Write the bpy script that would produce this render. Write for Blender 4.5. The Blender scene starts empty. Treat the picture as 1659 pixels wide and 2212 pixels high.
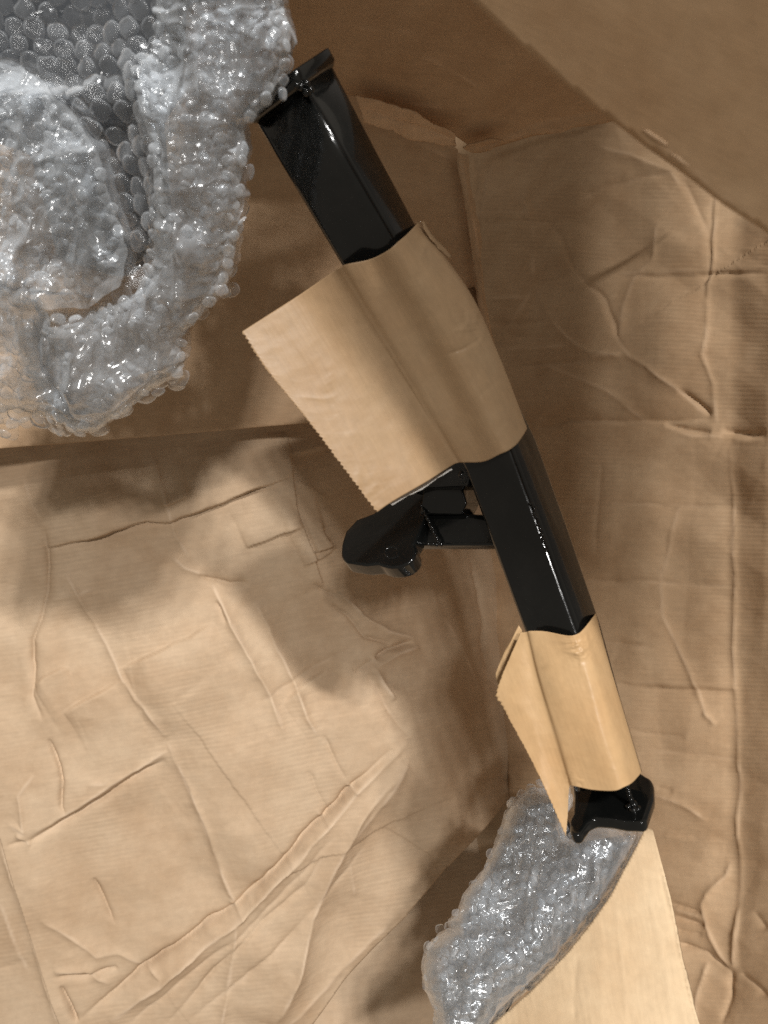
import bpy, bmesh, math, random
import numpy as np
from mathutils import Vector
random.seed(7); rng = np.random.default_rng(7)
sc = bpy.context.scene
C = sc.collection
R = math.radians

# ---------------------------------------------------------------- camera, world, lamps
CAMZ = 1.30
F = 1659.0
cam = bpy.data.cameras.new('camera'); camo = bpy.data.objects.new('camera', cam); C.objects.link(camo)
camo.location = (0, 0, CAMZ); cam.sensor_fit = 'VERTICAL'; cam.sensor_height = 36; cam.lens = 27
cam.clip_start = 0.01; cam.clip_end = 50
cam.dof.use_dof = True; cam.dof.focus_distance = 0.80; cam.dof.aperture_fstop = 7.5
sc.camera = camo
w = bpy.data.worlds.new('World'); sc.world = w; w.use_nodes = True
bg = w.node_tree.nodes['Background']; bg.inputs[0].default_value = (1.0, 0.88, 0.73, 1); bg.inputs[1].default_value = 0.27
def lamp(x, y, z, size, power, col):
    l = bpy.data.lights.new('ceiling_lamp', 'AREA'); l.shape = 'DISK'; l.size = size; l.energy = power; l.color = col
    o = bpy.data.objects.new('ceiling_lamp', l); o.location = (x, y, z); C.objects.link(o)
    o.rotation_euler = (Vector((0, 0, 0.4)) - Vector((x, y, z))).to_track_quat('-Z', 'Y').to_euler()
for i in range(3):
    lamp(.26 + (i - 1) * .16, .70 + (i - 1) * .08, 4.0, .12, 19.0, (1.0, .98, .95))
    lamp(.80 + (i - 1) * .18, 1.90 - (i - 1) * .10, 4.0, .14, 57.0, (1.0, .985, .96))
sc.view_settings.view_transform = 'Standard'; sc.view_settings.look = 'None'
sc.view_settings.exposure = 0.0; sc.view_settings.gamma = 1
sc.cycles.use_denoising = False
sc.cycles.max_bounces = 10; sc.cycles.diffuse_bounces = 5; sc.cycles.transparent_max_bounces = 40
sc.cycles.sample_clamp_indirect = 3; sc.cycles.sample_clamp_direct = 14

# ---------------------------------------------------------------- measuring helpers
def at(u, v, d):
    return np.stack([(np.asarray(u) - 829.5) / F * d, -(np.asarray(v) - 1106) / F * d, CAMZ - np.asarray(d) + 0 * np.asarray(u)], -1)
def proj(P):
    P = np.asarray(P); d = CAMZ - P[..., 2]
    return np.stack([829.5 + F * P[..., 0] / d, 1106 - F * P[..., 1] / d], -1)
def plane(*a):
    M = np.array([[u, v, 1] for u, v, d in a], float); q = np.array([1 / d for u, v, d in a])
    c = np.linalg.solve(M, q)
    return lambda u, v: c[0] * u + c[1] * v + c[2]
def smin(a, b, k):
    h = np.clip(.5 + .5 * (b - a) / k, 0, 1); return b * (1 - h) + a * h - k * h * (1 - h)
def smax(a, b, k): return -smin(-a, -b, k)
def sm(x): x = np.clip(x, 0, 1); return x * x * (3 - 2 * x)
def vn(x, y, s, seed):
    x = np.asarray(x, float) / s; y = np.asarray(y, float) / s
    xi = np.floor(x).astype(np.int64); yi = np.floor(y).astype(np.int64); fx = x - xi; fy = y - yi
    fx = fx * fx * (3 - 2 * fx); fy = fy * fy * (3 - 2 * fy)
    def h(a, b):
        n = (a * 374761393 + b * 668265263 + seed * 974634777) & 0x7fffffff
        n = ((n ^ (n >> 13)) * 1274126177) & 0x7fffffff
        n = ((n ^ (n >> 16)) * 1911520717) & 0x7fffffff
        return (n ^ (n >> 15)) % 100003 / 100003.
    return (h(xi, yi) * (1 - fx) + h(xi + 1, yi) * fx) * (1 - fy) + (h(xi, yi + 1) * (1 - fx) + h(xi + 1, yi + 1) * fx) * fy
def fbm(x, y, s, seed, o=4):
    r = 0; a = .5
    for i in range(o): r = r + a * (vn(x, y, s / 2 ** i, seed + i * 17) - .5) * 2; a *= .5
    return r
def ridged(x, y, s, seed, o=3):
    r = 0; a = .55
    for i in range(o): r = r + a * (1 - abs(2 * vn(x, y, s / 2 ** i, seed + i * 31) - 1)) ** 2; a *= .5
    return r
def pdist(u, v, pts, taper=None):
    """distance, signed side (+ = right of travel), arclength and total"""
    best = np.full(np.shape(u), 1e9); sg = np.zeros(np.shape(u)); al = np.zeros(np.shape(u)); acc = 0
    for (ax, ay), (bx, by) in zip(pts[:-1], pts[1:]):
        dx, dy = bx - ax, by - ay; L = math.hypot(dx, dy)
        t = ((u - ax) * dx + (v - ay) * dy) / (L * L); tc = np.clip(t, 0, 1)
        d = np.hypot(u - ax - tc * dx, v - ay - tc * dy); m = d < best
        s = (dx * (v - ay) - dy * (u - ax)) / L
        best = np.where(m, d, best); sg = np.where(m, np.sign(s) , sg); al = np.where(m, acc + tc * L, al); acc += L
    return best, sg, al, acc
AMP = 4.4
def wear(u, v, spec):
    h = 0 * u
    for k, pts, amp, wd, *rest in spec:
        if k not in 'RPV': continue
        uu = u + 5 * fbm(u, v, 60, 91, 2); vv = v + 5 * fbm(u, v, 60, 57, 2)
        d, s_, al, L = pdist(uu, vv, [(float(a), float(b)) for a, b in pts])
        h = np.maximum(h, (1 if k != 'V' else .5) * np.exp(-(d / 3.4) ** 2) * sm(vn(al, al * 0 + amp, 40, int(L)) * 1.6 - .2) * np.clip(np.minimum(al, L - al) / 20, 0, 1))
    return h
def crease(u, v, spec):
    h = 0 * u
    for k, pts, amp, wd, *rest in spec:
        pts = [(float(a), float(b)) for a, b in pts]
        xs = [p[0] for p in pts]; ys = [p[1] for p in pts]
        uu = u + 6 * fbm(u, v, 50, 91, 3); vv = v + 6 * fbm(u, v, 50, 57, 3)
        d, s, al, L = pdist(uu, vv, pts)
        tp = np.clip(np.minimum(al, L - al) / (L * .18 + 1), 0, 1) ** .6
        tp = tp * (.65 + .7 * vn(al, al * 0, 70, int(L)))
        amp = amp * .001 * AMP
        if k == 'R': h = h + tp * amp * .7 * np.exp(-d / (wd * .85))
        if k == 'V': h = h - tp * amp * 1.0 * np.exp(-d / (wd * .7))
        if k == 'P': h = h + tp * amp * .8 * np.exp(-d / (wd * 1.0))
        if k == 'K':      # one side of the fold leans away, fading with distance
            tk = sm(np.minimum(al, L - al) / (L * .3 + 1))
            h = h + np.where(s == rest[0], tk * 1.8 * amp * (1 - np.exp(-d / wd)) * np.exp(-d / (2.5 * wd)), 0)
        if k == 'S':
            sd = d * s; h = h + tp * amp * sm(sd / (wd * .7) + .5) * np.exp(-np.maximum(sd, 0) / (rest[0] if rest else 70))
    return h
def facets(u, v, seed, a, n=6, lam=(150, 330)):
    """flat facets between straight folds, coming and going over the sheet"""
    g = np.random.default_rng(seed); h = 0 * u
    uu = u + 14 * fbm(u, v, 160, seed, 2); vv = v + 14 * fbm(u, v, 160, seed + 3, 2)
    for i in range(n):
        th = g.uniform(0, math.pi); l = g.uniform(*lam); x = (uu * math.cos(th) + vv * math.sin(th)) / l + g.uniform(0, 1)
        m = sm(vn(u, v, 260, seed + 50 + i) * 2.4 - .8)
        h = h + m * g.uniform(.5, 1.) * (abs(x % 1 - .5) * 2 - .5) * l / 240
    return h * a
def inside(u, v, poly):
    r = np.zeros(u.shape, bool); n = len(poly)
    for i in range(n):
        x1, y1 = poly[i]; x2, y2 = poly[(i + 1) % n]
        c = ((y1 > v) != (y2 > v)); r ^= c & (u < (x2 - x1) * (v - y1) / ((y2 - y1) if y2 != y1 else 1e-9) + x1)
    return r

# ---------------------------------------------------------------- object helpers
def root(name, label, cat, loc, group=None, kind=None):
    o = bpy.data.objects.new(name, None); C.objects.link(o); o.location = loc; o.empty_display_size = .05
    o['label'] = label; o['category'] = cat
    if group: o['group'] = group
    if kind: o['kind'] = kind
    return o
def link(name, me, mat, parent=None, label=None, smooth=True):
    o = bpy.data.objects.new(name, me); C.objects.link(o)
    if mat and not me.materials: me.materials.append(mat)
    if parent:
        o.parent = parent; o.location = -Vector(parent.location) if o.type == 'MESH' else (0, 0, 0)
    if smooth: me.polygons.foreach_set('use_smooth', [True] * len(me.polygons))
    if label: o['label'] = label
    return o
def grid_mesh(name, V, faces, uv=None):
    me = bpy.data.meshes.new(name); me.from_pydata(V.tolist(), [], faces.tolist() if hasattr(faces, 'tolist') else faces)
    if uv is not None:
        l = me.uv_layers.new(name='UVMap'); li = np.empty(len(me.loops), np.int32); me.loops.foreach_get('vertex_index', li)
        l.data.foreach_set('uv', uv[li].astype(np.float32).ravel())
    me.update(); return me
def sheet(name, poly, q, spec=(), h=None, mat=None, parent=None, step=4.0, thick=.004, label=None, rag=0, ragseed=3, smooth=True):
    poly = [(float(a), float(b)) for a, b in poly]
    xs = [p[0] for p in poly]; ys = [p[1] for p in poly]
    gu = np.arange(min(xs) - step, max(xs) + 2 * step, step); gv = np.arange(min(ys) - step, max(ys) + 2 * step, step)
    U, V = np.meshgrid(gu, gv); iu = inside(U, V, poly)
    cell = inside(U[:-1, :-1] + step / 2, V[:-1, :-1] + step / 2, poly)
    ny, nx = U.shape; use = np.zeros((ny, nx), bool)
    for a in (0, 1):
        for b in (0, 1): use[a:ny - 1 + a, b:nx - 1 + b] |= cell
    full = np.zeros((ny, nx), int)
    for a in (0, 1):
        for b in (0, 1): full[a:ny - 1 + a, b:nx - 1 + b] += cell
    bd = use & (full < 4)
    # slide the outline vertices onto the true outline
    bu, bv = U[bd], V[bd]; bx, by = bu.copy(), bv.copy(); best = np.full(bu.shape, 1e9)
    n = len(poly)
    for i in range(n):
        ax, ay = poly[i]; cx, cy = poly[(i + 1) % n]; dx, dy = cx - ax, cy - ay; L2 = dx * dx + dy * dy + 1e-9
        t = np.clip(((bu - ax) * dx + (bv - ay) * dy) / L2, 0, 1); px, py = ax + t * dx, ay + t * dy
        d = np.hypot(px - bu, py - bv); m = d < best; bx = np.where(m, px, bx); by = np.where(m, py, by); best = np.where(m, d, best)
    U = U.copy(); V = V.copy()
    if rag: bx = bx + rag * fbm(bx, by, 22, ragseed, 4); by = by + rag * fbm(bx, by, 22, ragseed + 9, 4)
    U[bd] = bx; V[bd] = by
    idx = -np.ones((ny, nx), int); idx[use] = np.arange(use.sum())
    u, v = U[use], V[use]
    hh = crease(u, v, spec) + (h(u, v) if h else 0)
    d = 1 / q(u, v)
    P = at(u, v, d); e = 2.0
    du = at(u + e, v, 1 / q(u + e, v)) - P; dv = at(u, v + e, 1 / q(u, v + e)) - P
    N = np.cross(dv, du); N /= np.linalg.norm(N, axis=1)[:, None]
    N *= np.sign(N[:, 2:3]); 
    P = P + N * np.reshape(hh, (-1, 1))
    cy, cx = np.nonzero(cell)
    f = np.stack([idx[cy, cx], idx[cy + 1, cx], idx[cy + 1, cx + 1], idx[cy, cx + 1]], -1)
    me = grid_mesh(name, P, f, np.stack([u, -v], -1) / 1000)
    wa = me.attributes.new('wear', 'FLOAT', 'POINT'); wa.data.foreach_set('value', wear(u, v, spec).astype(np.float32).ravel())
    o = link(name, me, mat, parent, label, smooth)
    m = o.modifiers.new('thickness', 'SOLIDIFY'); m.thickness = thick; m.offset = -1
    return o

# ---------------------------------------------------------------- materials
def mat(name):
    m = bpy.data.materials.new(name); m.use_nodes = True; nt = m.node_tree
    return m, nt, nt.nodes['Principled BSDF']
def nd(nt, t, **k):
    n = nt.nodes.new(t)
    for a, b in k.items():
        if a in n.inputs.keys(): n.inputs[a].default_value = b
        else: setattr(n, a, b)
    return n
def board(name, col, ang=0., wave=.5, rough=.72, tone=.13, flute=640, wearf=.55):
    m, nt, b = mat(name); L = nt.links.new
    uv = nd(nt, 'ShaderNodeUVMap'); mp = nd(nt, 'ShaderNodeMapping'); mp.inputs['Rotation'].default_value = (0, 0, R(ang)); L(uv.outputs[0], mp.inputs[0])
    tc = nd(nt, 'ShaderNodeTexCoord')
    n1 = nd(nt, 'ShaderNodeTexNoise', Scale=11.0, Detail=6.0, Roughness=.65); L(tc.outputs['Object'], n1.inputs['Vector'])
    n2 = nd(nt, 'ShaderNodeTexNoise', Scale=120.0, Detail=5.0, Roughness=.65); L(tc.outputs['Object'], n2.inputs['Vector'])
    # fibres, stretched along the flutes
    ms = nd(nt, 'ShaderNodeMapping'); ms.inputs['Scale'].default_value = (16, 110, 1); L(mp.outputs[0], ms.inputs[0])
    n3 = nd(nt, 'ShaderNodeTexNoise', Scale=1.0, Detail=4.0, Roughness=.6); L(ms.outputs[0], n3.inputs['Vector'])
    # faint flute bands, fading in and out
    wv = nd(nt, 'ShaderNodeTexWave', Scale=flute / 20.0, Distortion=.5, Detail=2.0); wv.bands_direction = 'Y'; wv.inputs['Detail Scale'].default_value = .6
    L(mp.outputs[0], wv.inputs['Vector'])
    n4 = nd(nt, 'ShaderNodeTexNoise', Scale=3.3, Detail=2.0); L(uv.outputs[0], n4.inputs['Vector'])
    r4 = nd(nt, 'ShaderNodeMapRange'); r4.inputs['From Min'].default_value = .42; r4.inputs['From Max'].default_value = .62; L(n4.outputs[0], r4.inputs[0])
    wm = nd(nt, 'ShaderNodeMath', operation='MULTIPLY'); L(wv.outputs['Fac'], wm.inputs[0]); L(r4.outputs[0], wm.inputs[1])
    cr = nd(nt, 'ShaderNodeValToRGB'); c = Vector(col)
    e = cr.color_ramp.elements; e[0].position = .3; e[1].position = .7
    a = c * (1 - tone); z = c * (1 + tone); a2 = (a[0] * 1.02, a[1] * .97, a[2] * .92, 1); z2 = (z[0] * .99, z[1] * 1.02, z[2] * 1.05, 1)
    e[0].color = a2; e[1].color = z2; L(n1.outputs[0], cr.inputs[0])
    mx = nd(nt, 'ShaderNodeMix', data_type='RGBA', blend_type='MULTIPLY'); mx.inputs[0].default_value = 1
    L(cr.outputs[0], mx.inputs[6])
    s1 = nd(nt, 'ShaderNodeMath', operation='ADD'); L(n2.outputs[0], s1.inputs[0]); L(n3.outputs[0], s1.inputs[1])
    mr = nd(nt, 'ShaderNodeMapRange'); mr.inputs['From Min'].default_value = .6; mr.inputs['From Max'].default_value = 1.4; mr.inputs['To Min'].default_value = .90; mr.inputs['To Max'].default_value = 1.09
    L(s1.outputs[0], mr.inputs[0])
    mw = nd(nt, 'ShaderNodeMath', operation='MULTIPLY_ADD'); L(wm.outputs[0], mw.inputs[0]); mw.inputs[1].default_value = -.12 * wave; L(mr.outputs[0], mw.inputs[2])
    cc = nd(nt, 'ShaderNodeCombineColor'); [L(mw.outputs[0], cc.inputs[i]) for i in range(3)]
    L(cc.outputs[0], mx.inputs[7])
    at_ = nd(nt, 'ShaderNodeAttribute'); at_.attribute_name = 'wear'
    wf = nd(nt, 'ShaderNodeMath', operation='MULTIPLY'); L(at_.outputs['Fac'], wf.inputs[0]); wf.inputs[1].default_value = wearf
    wx = nd(nt, 'ShaderNodeMix', data_type='RGBA'); wx.inputs[7].default_value = (min(1, col[0] * 1.35), min(1, col[1] * 1.42), min(1, col[2] * 1.55), 1)
    L(wf.outputs[0], wx.inputs[0]); L(mx.outputs[2], wx.inputs[6]); L(wx.outputs[2], b.inputs['Base Color'])
    b.inputs['Roughness'].default_value = rough; b.inputs['Specular IOR Level'].default_value = .25
    # relief
    hs = nd(nt, 'ShaderNodeMath', operation='MULTIPLY_ADD'); L(wm.outputs[0], hs.inputs[0]); hs.inputs[1].default_value = wave * .5
    h2 = nd(nt, 'ShaderNodeMath', operation='MULTIPLY'); L(s1.outputs[0], h2.inputs[0]); h2.inputs[1].default_value = .35; L(h2.outputs[0], hs.inputs[2])
    bp = nd(nt, 'ShaderNodeBump', Strength=.35, Distance=.0009); L(hs.outputs[0], bp.inputs['Height']); L(bp.outputs[0], b.inputs['Normal'])
    return m
KR = (.48, .35, .232)
M_left = board('kraft_board_left', KR, -10, .5)
M_right = board('kraft_board_right', (.50, .34, .205), 1.5, .6)
M_smooth = board('kraft_board_smooth', (.49, .33, .20), 3, .25)
M_flap = board('kraft_board_flap', (.45, .30, .175), 25, .1)
M_bright = board('kraft_board_pale', (.62, .46, .29), 80, .55, flute=420, wearf=.06)
M_torn = board('torn_liner_paper', (.60, .42, .27), 0, .0, tone=.15)
M_paper = board('kraft_paper', (.31, .205, .115), 60, .12, rough=.42, tone=.05)  # upper paper: base colour darkened in place of shade
M_paper2 = board('kraft_paper_lit', (.46, .30, .155), 70, .12, rough=.40, tone=.05)  # same paper lower down, its warm light put into the base colour
for m_ in (M_paper, M_paper2): m_.node_tree.nodes['Principled BSDF'].inputs['Specular IOR Level'].default_value = .3
def steel(name):
    m, nt, b = mat(name); L = nt.links.new
    b.inputs['Base Color'].default_value = (.004, .0042, .004, 1); b.inputs['Roughness'].default_value = .13
    b.inputs['Specular IOR Level'].default_value = .2; b.inputs['Coat Weight'].default_value = .45; b.inputs['Coat Roughness'].default_value = .04
    tc = nd(nt, 'ShaderNodeTexCoord'); n = nd(nt, 'ShaderNodeTexNoise', Scale=55.0, Detail=3.0); L(tc.outputs['Object'], n.inputs['Vector'])
    n2 = nd(nt, 'ShaderNodeTexNoise', Scale=900.0, Detail=2.0); L(tc.outputs['Object'], n2.inputs['Vector'])
    ad = nd(nt, 'ShaderNodeMath', operation='MULTIPLY_ADD'); L(n2.outputs[0], ad.inputs[0]); ad.inputs[1].default_value = .06; L(n.outputs[0], ad.inputs[2])
    bp = nd(nt, 'ShaderNodeBump', Strength=.25, Distance=.0012); L(ad.outputs[0], bp.inputs['Height']); L(bp.outputs[0], b.inputs['Normal'])
    rr = nd(nt, 'ShaderNodeMapRange'); rr.inputs['To Min'].default_value = .08; rr.inputs['To Max'].default_value = .22; L(n.outputs[0], rr.inputs[0]); L(rr.outputs[0], b.inputs['Roughness'])
    n5 = nd(nt, 'ShaderNodeTexNoise', Scale=1400.0, Detail=1.0); L(tc.outputs['Object'], n5.inputs['Vector'])
    n6 = nd(nt, 'ShaderNodeTexNoise', Scale=22.0, Detail=4.0, Roughness=.7); L(tc.outputs['Object'], n6.inputs['Vector'])
    t5 = nd(nt, 'ShaderNodeMapRange'); t5.inputs['From Min'].default_value = .78; t5.inputs['From Max'].default_value = .84; L(n5.outputs[0], t5.inputs[0])
    t6 = nd(nt, 'ShaderNodeMapRange'); t6.inputs['From Min'].default_value = .5; t6.inputs['From Max'].default_value = .8; t6.inputs['To Max'].default_value = .07; L(n6.outputs[0], t6.inputs[0])
    mxd = nd(nt, 'ShaderNodeMath', operation='MAXIMUM'); L(t5.outputs[0], mxd.inputs[0]); L(t6.outputs[0], mxd.inputs[1])
    cm = nd(nt, 'ShaderNodeMix', data_type='RGBA'); cm.inputs[6].default_value = (.004, .0042, .004, 1); cm.inputs[7].default_value = (.06, .055, .048, 1); L(mxd.outputs[0], cm.inputs[0]); L(cm.outputs[2], b.inputs['Base Color'])
    return m
M_steel = steel('gloss_black_enamel')
def film(name, base, edge, white, bumps=260.0, bd=.0016, gl=.10, bs=.5, pwr=2.2):
    m = bpy.data.materials.new(name); m.use_nodes = True; nt = m.node_tree; nt.nodes.clear(); L = nt.links.new
    out = nd(nt, 'ShaderNodeOutputMaterial'); tr = nd(nt, 'ShaderNodeBsdfTransparent'); tr.inputs[0].default_value = (.97, .98, .99, 1)
    df = nd(nt, 'ShaderNodeBsdfDiffuse'); df.inputs[0].default_value = (*white, 1)
    tl = nd(nt, 'ShaderNodeBsdfTranslucent'); tl.inputs[0].default_value = (*white, 1)
    g = nd(nt, 'ShaderNodeBsdfAnisotropic'); g.inputs['Roughness'].default_value = gl; g.inputs['Color'].default_value = (1, 1, 1, 1)
    tc = nd(nt, 'ShaderNodeTexCoord'); n = nd(nt, 'ShaderNodeTexNoise', Scale=bumps, Detail=1.0, Roughness=.4); L(tc.outputs['Object'], n.inputs['Vector'])
    bp = nd(nt, 'ShaderNodeBump', Strength=bs, Distance=bd); L(n.outputs[0], bp.inputs['Height'])
    L(bp.outputs[0], g.inputs['Normal']); L(bp.outputs[0], df.inputs['Normal'])
    lw = nd(nt, 'ShaderNodeLayerWeight', Blend=.5)
    pw = nd(nt, 'ShaderNodeMath', operation='POWER'); L(lw.outputs['Facing'], pw.inputs[0]); pw.inputs[1].default_value = pwr
    ma = nd(nt, 'ShaderNodeMath', operation='MULTIPLY_ADD', use_clamp=True); L(pw.outputs[0], ma.inputs[0]); ma.inputs[1].default_value = edge; ma.inputs[2].default_value = base
    md = nd(nt, 'ShaderNodeMixShader'); md.inputs[0].default_value = .33; L(df.outputs[0], md.inputs[1]); L(tl.outputs[0], md.inputs[2])
    m1 = nd(nt, 'ShaderNodeMixShader'); L(ma.outputs[0], m1.inputs[0]); L(tr.outputs[0], m1.inputs[1]); L(md.outputs[0], m1.inputs[2])
    fr = nd(nt, 'ShaderNodeFresnel', IOR=1.5); L(bp.outputs[0], fr.inputs['Normal'])
    fm = nd(nt, 'ShaderNodeMath', operation='MULTIPLY', use_clamp=True); L(fr.outputs[0], fm.inputs[0]); fm.inputs[1].default_value = 1.1
    m2 = nd(nt, 'ShaderNodeMixShader'); L(fm.outputs[0], m2.inputs[0]); L(m1.outputs[0], m2.inputs[1]); L(g.outputs[0], m2.inputs[2])
    L(m2.outputs[0], out.inputs[0]); return m
M_film = film('poly_film', .03, .45, (.92, .96, 1.0), 140.0, .0012, .12, .6)
M_bub = film('poly_bubble', .03, .95, (.90, .95, 1.0), 150, .0006, .12, .3, 2.2)
M_milk = film('milky_bubble', .12, .95, (.90, .95, 1.0), 160, .0006, .11, .35, 2.2)
M_milkfilm = film('milky_film', .16, .6, (.90, .95, 1.0), 150.0, .0012, .12, .6)
M_film2 = film('poly_film_layered', .12, .5, (.88, .91, .94), 160.0, .0012, .14, .5)
M_conc, _, b_ = mat('grey_floor'); b_.inputs['Base Color'].default_value = (.16, .15, .14, 1); b_.inputs['Roughness'].default_value = .8

# ---------------------------------------------------------------- the cardboard box
box = root('cardboard_box', 'large open brown cardboard box with creased walls and torn folds, holding the wrapped steel parts', 'cardboard box', (0, 0, .1))
def U5(p): return [(x * .5907, y * .5907 + 905) for x, y in p]          # measured on enlargements
def U6(p): return [(x * .5621, y * .5621 + 1591) for x, y in p]
def U3(p): return [(x * .4299, y * .4299 + 932.6) for x, y in p]
def UR(p): return [(x * .4464 + 1000.7, y * .4464) for x, y in p]
def UB(p): return [(x * .504 + 822.9, y * .504 + 1536) for x, y in p]
qL1 = plane((0, 1000, .90), (880, 1590, 1.02), (200, 2150, .975))
qL2 = plane((630, 1000, 1 / qL1(630, 1000)), (885, 1600, 1 / qL1(885, 1600)), (1080, 1500, 1.185))
qR1 = plane((1035, 700, 1 / qL2(1035, 700)), (1100, 1700, 1 / qL2(1100, 1700)), (1590, 1400, .915))
qR2 = plane((1590, 950, 1 / qR1(1590, 950)), (1592, 2100, 1 / qR1(1592, 2100)), (1760, 1500, .80))
qL = lambda u, v: smin(qL1(u, v), qL2(u, v), .035)
qR = lambda u, v: smax(qR1(u, v), qR2(u, v), .006)
soft = lambda s, a=.0012: (lambda u, v: a * fbm(u, v, 260, s, 3) + a * .25 * fbm(u, v, 45, s + 5, 3))
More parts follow.
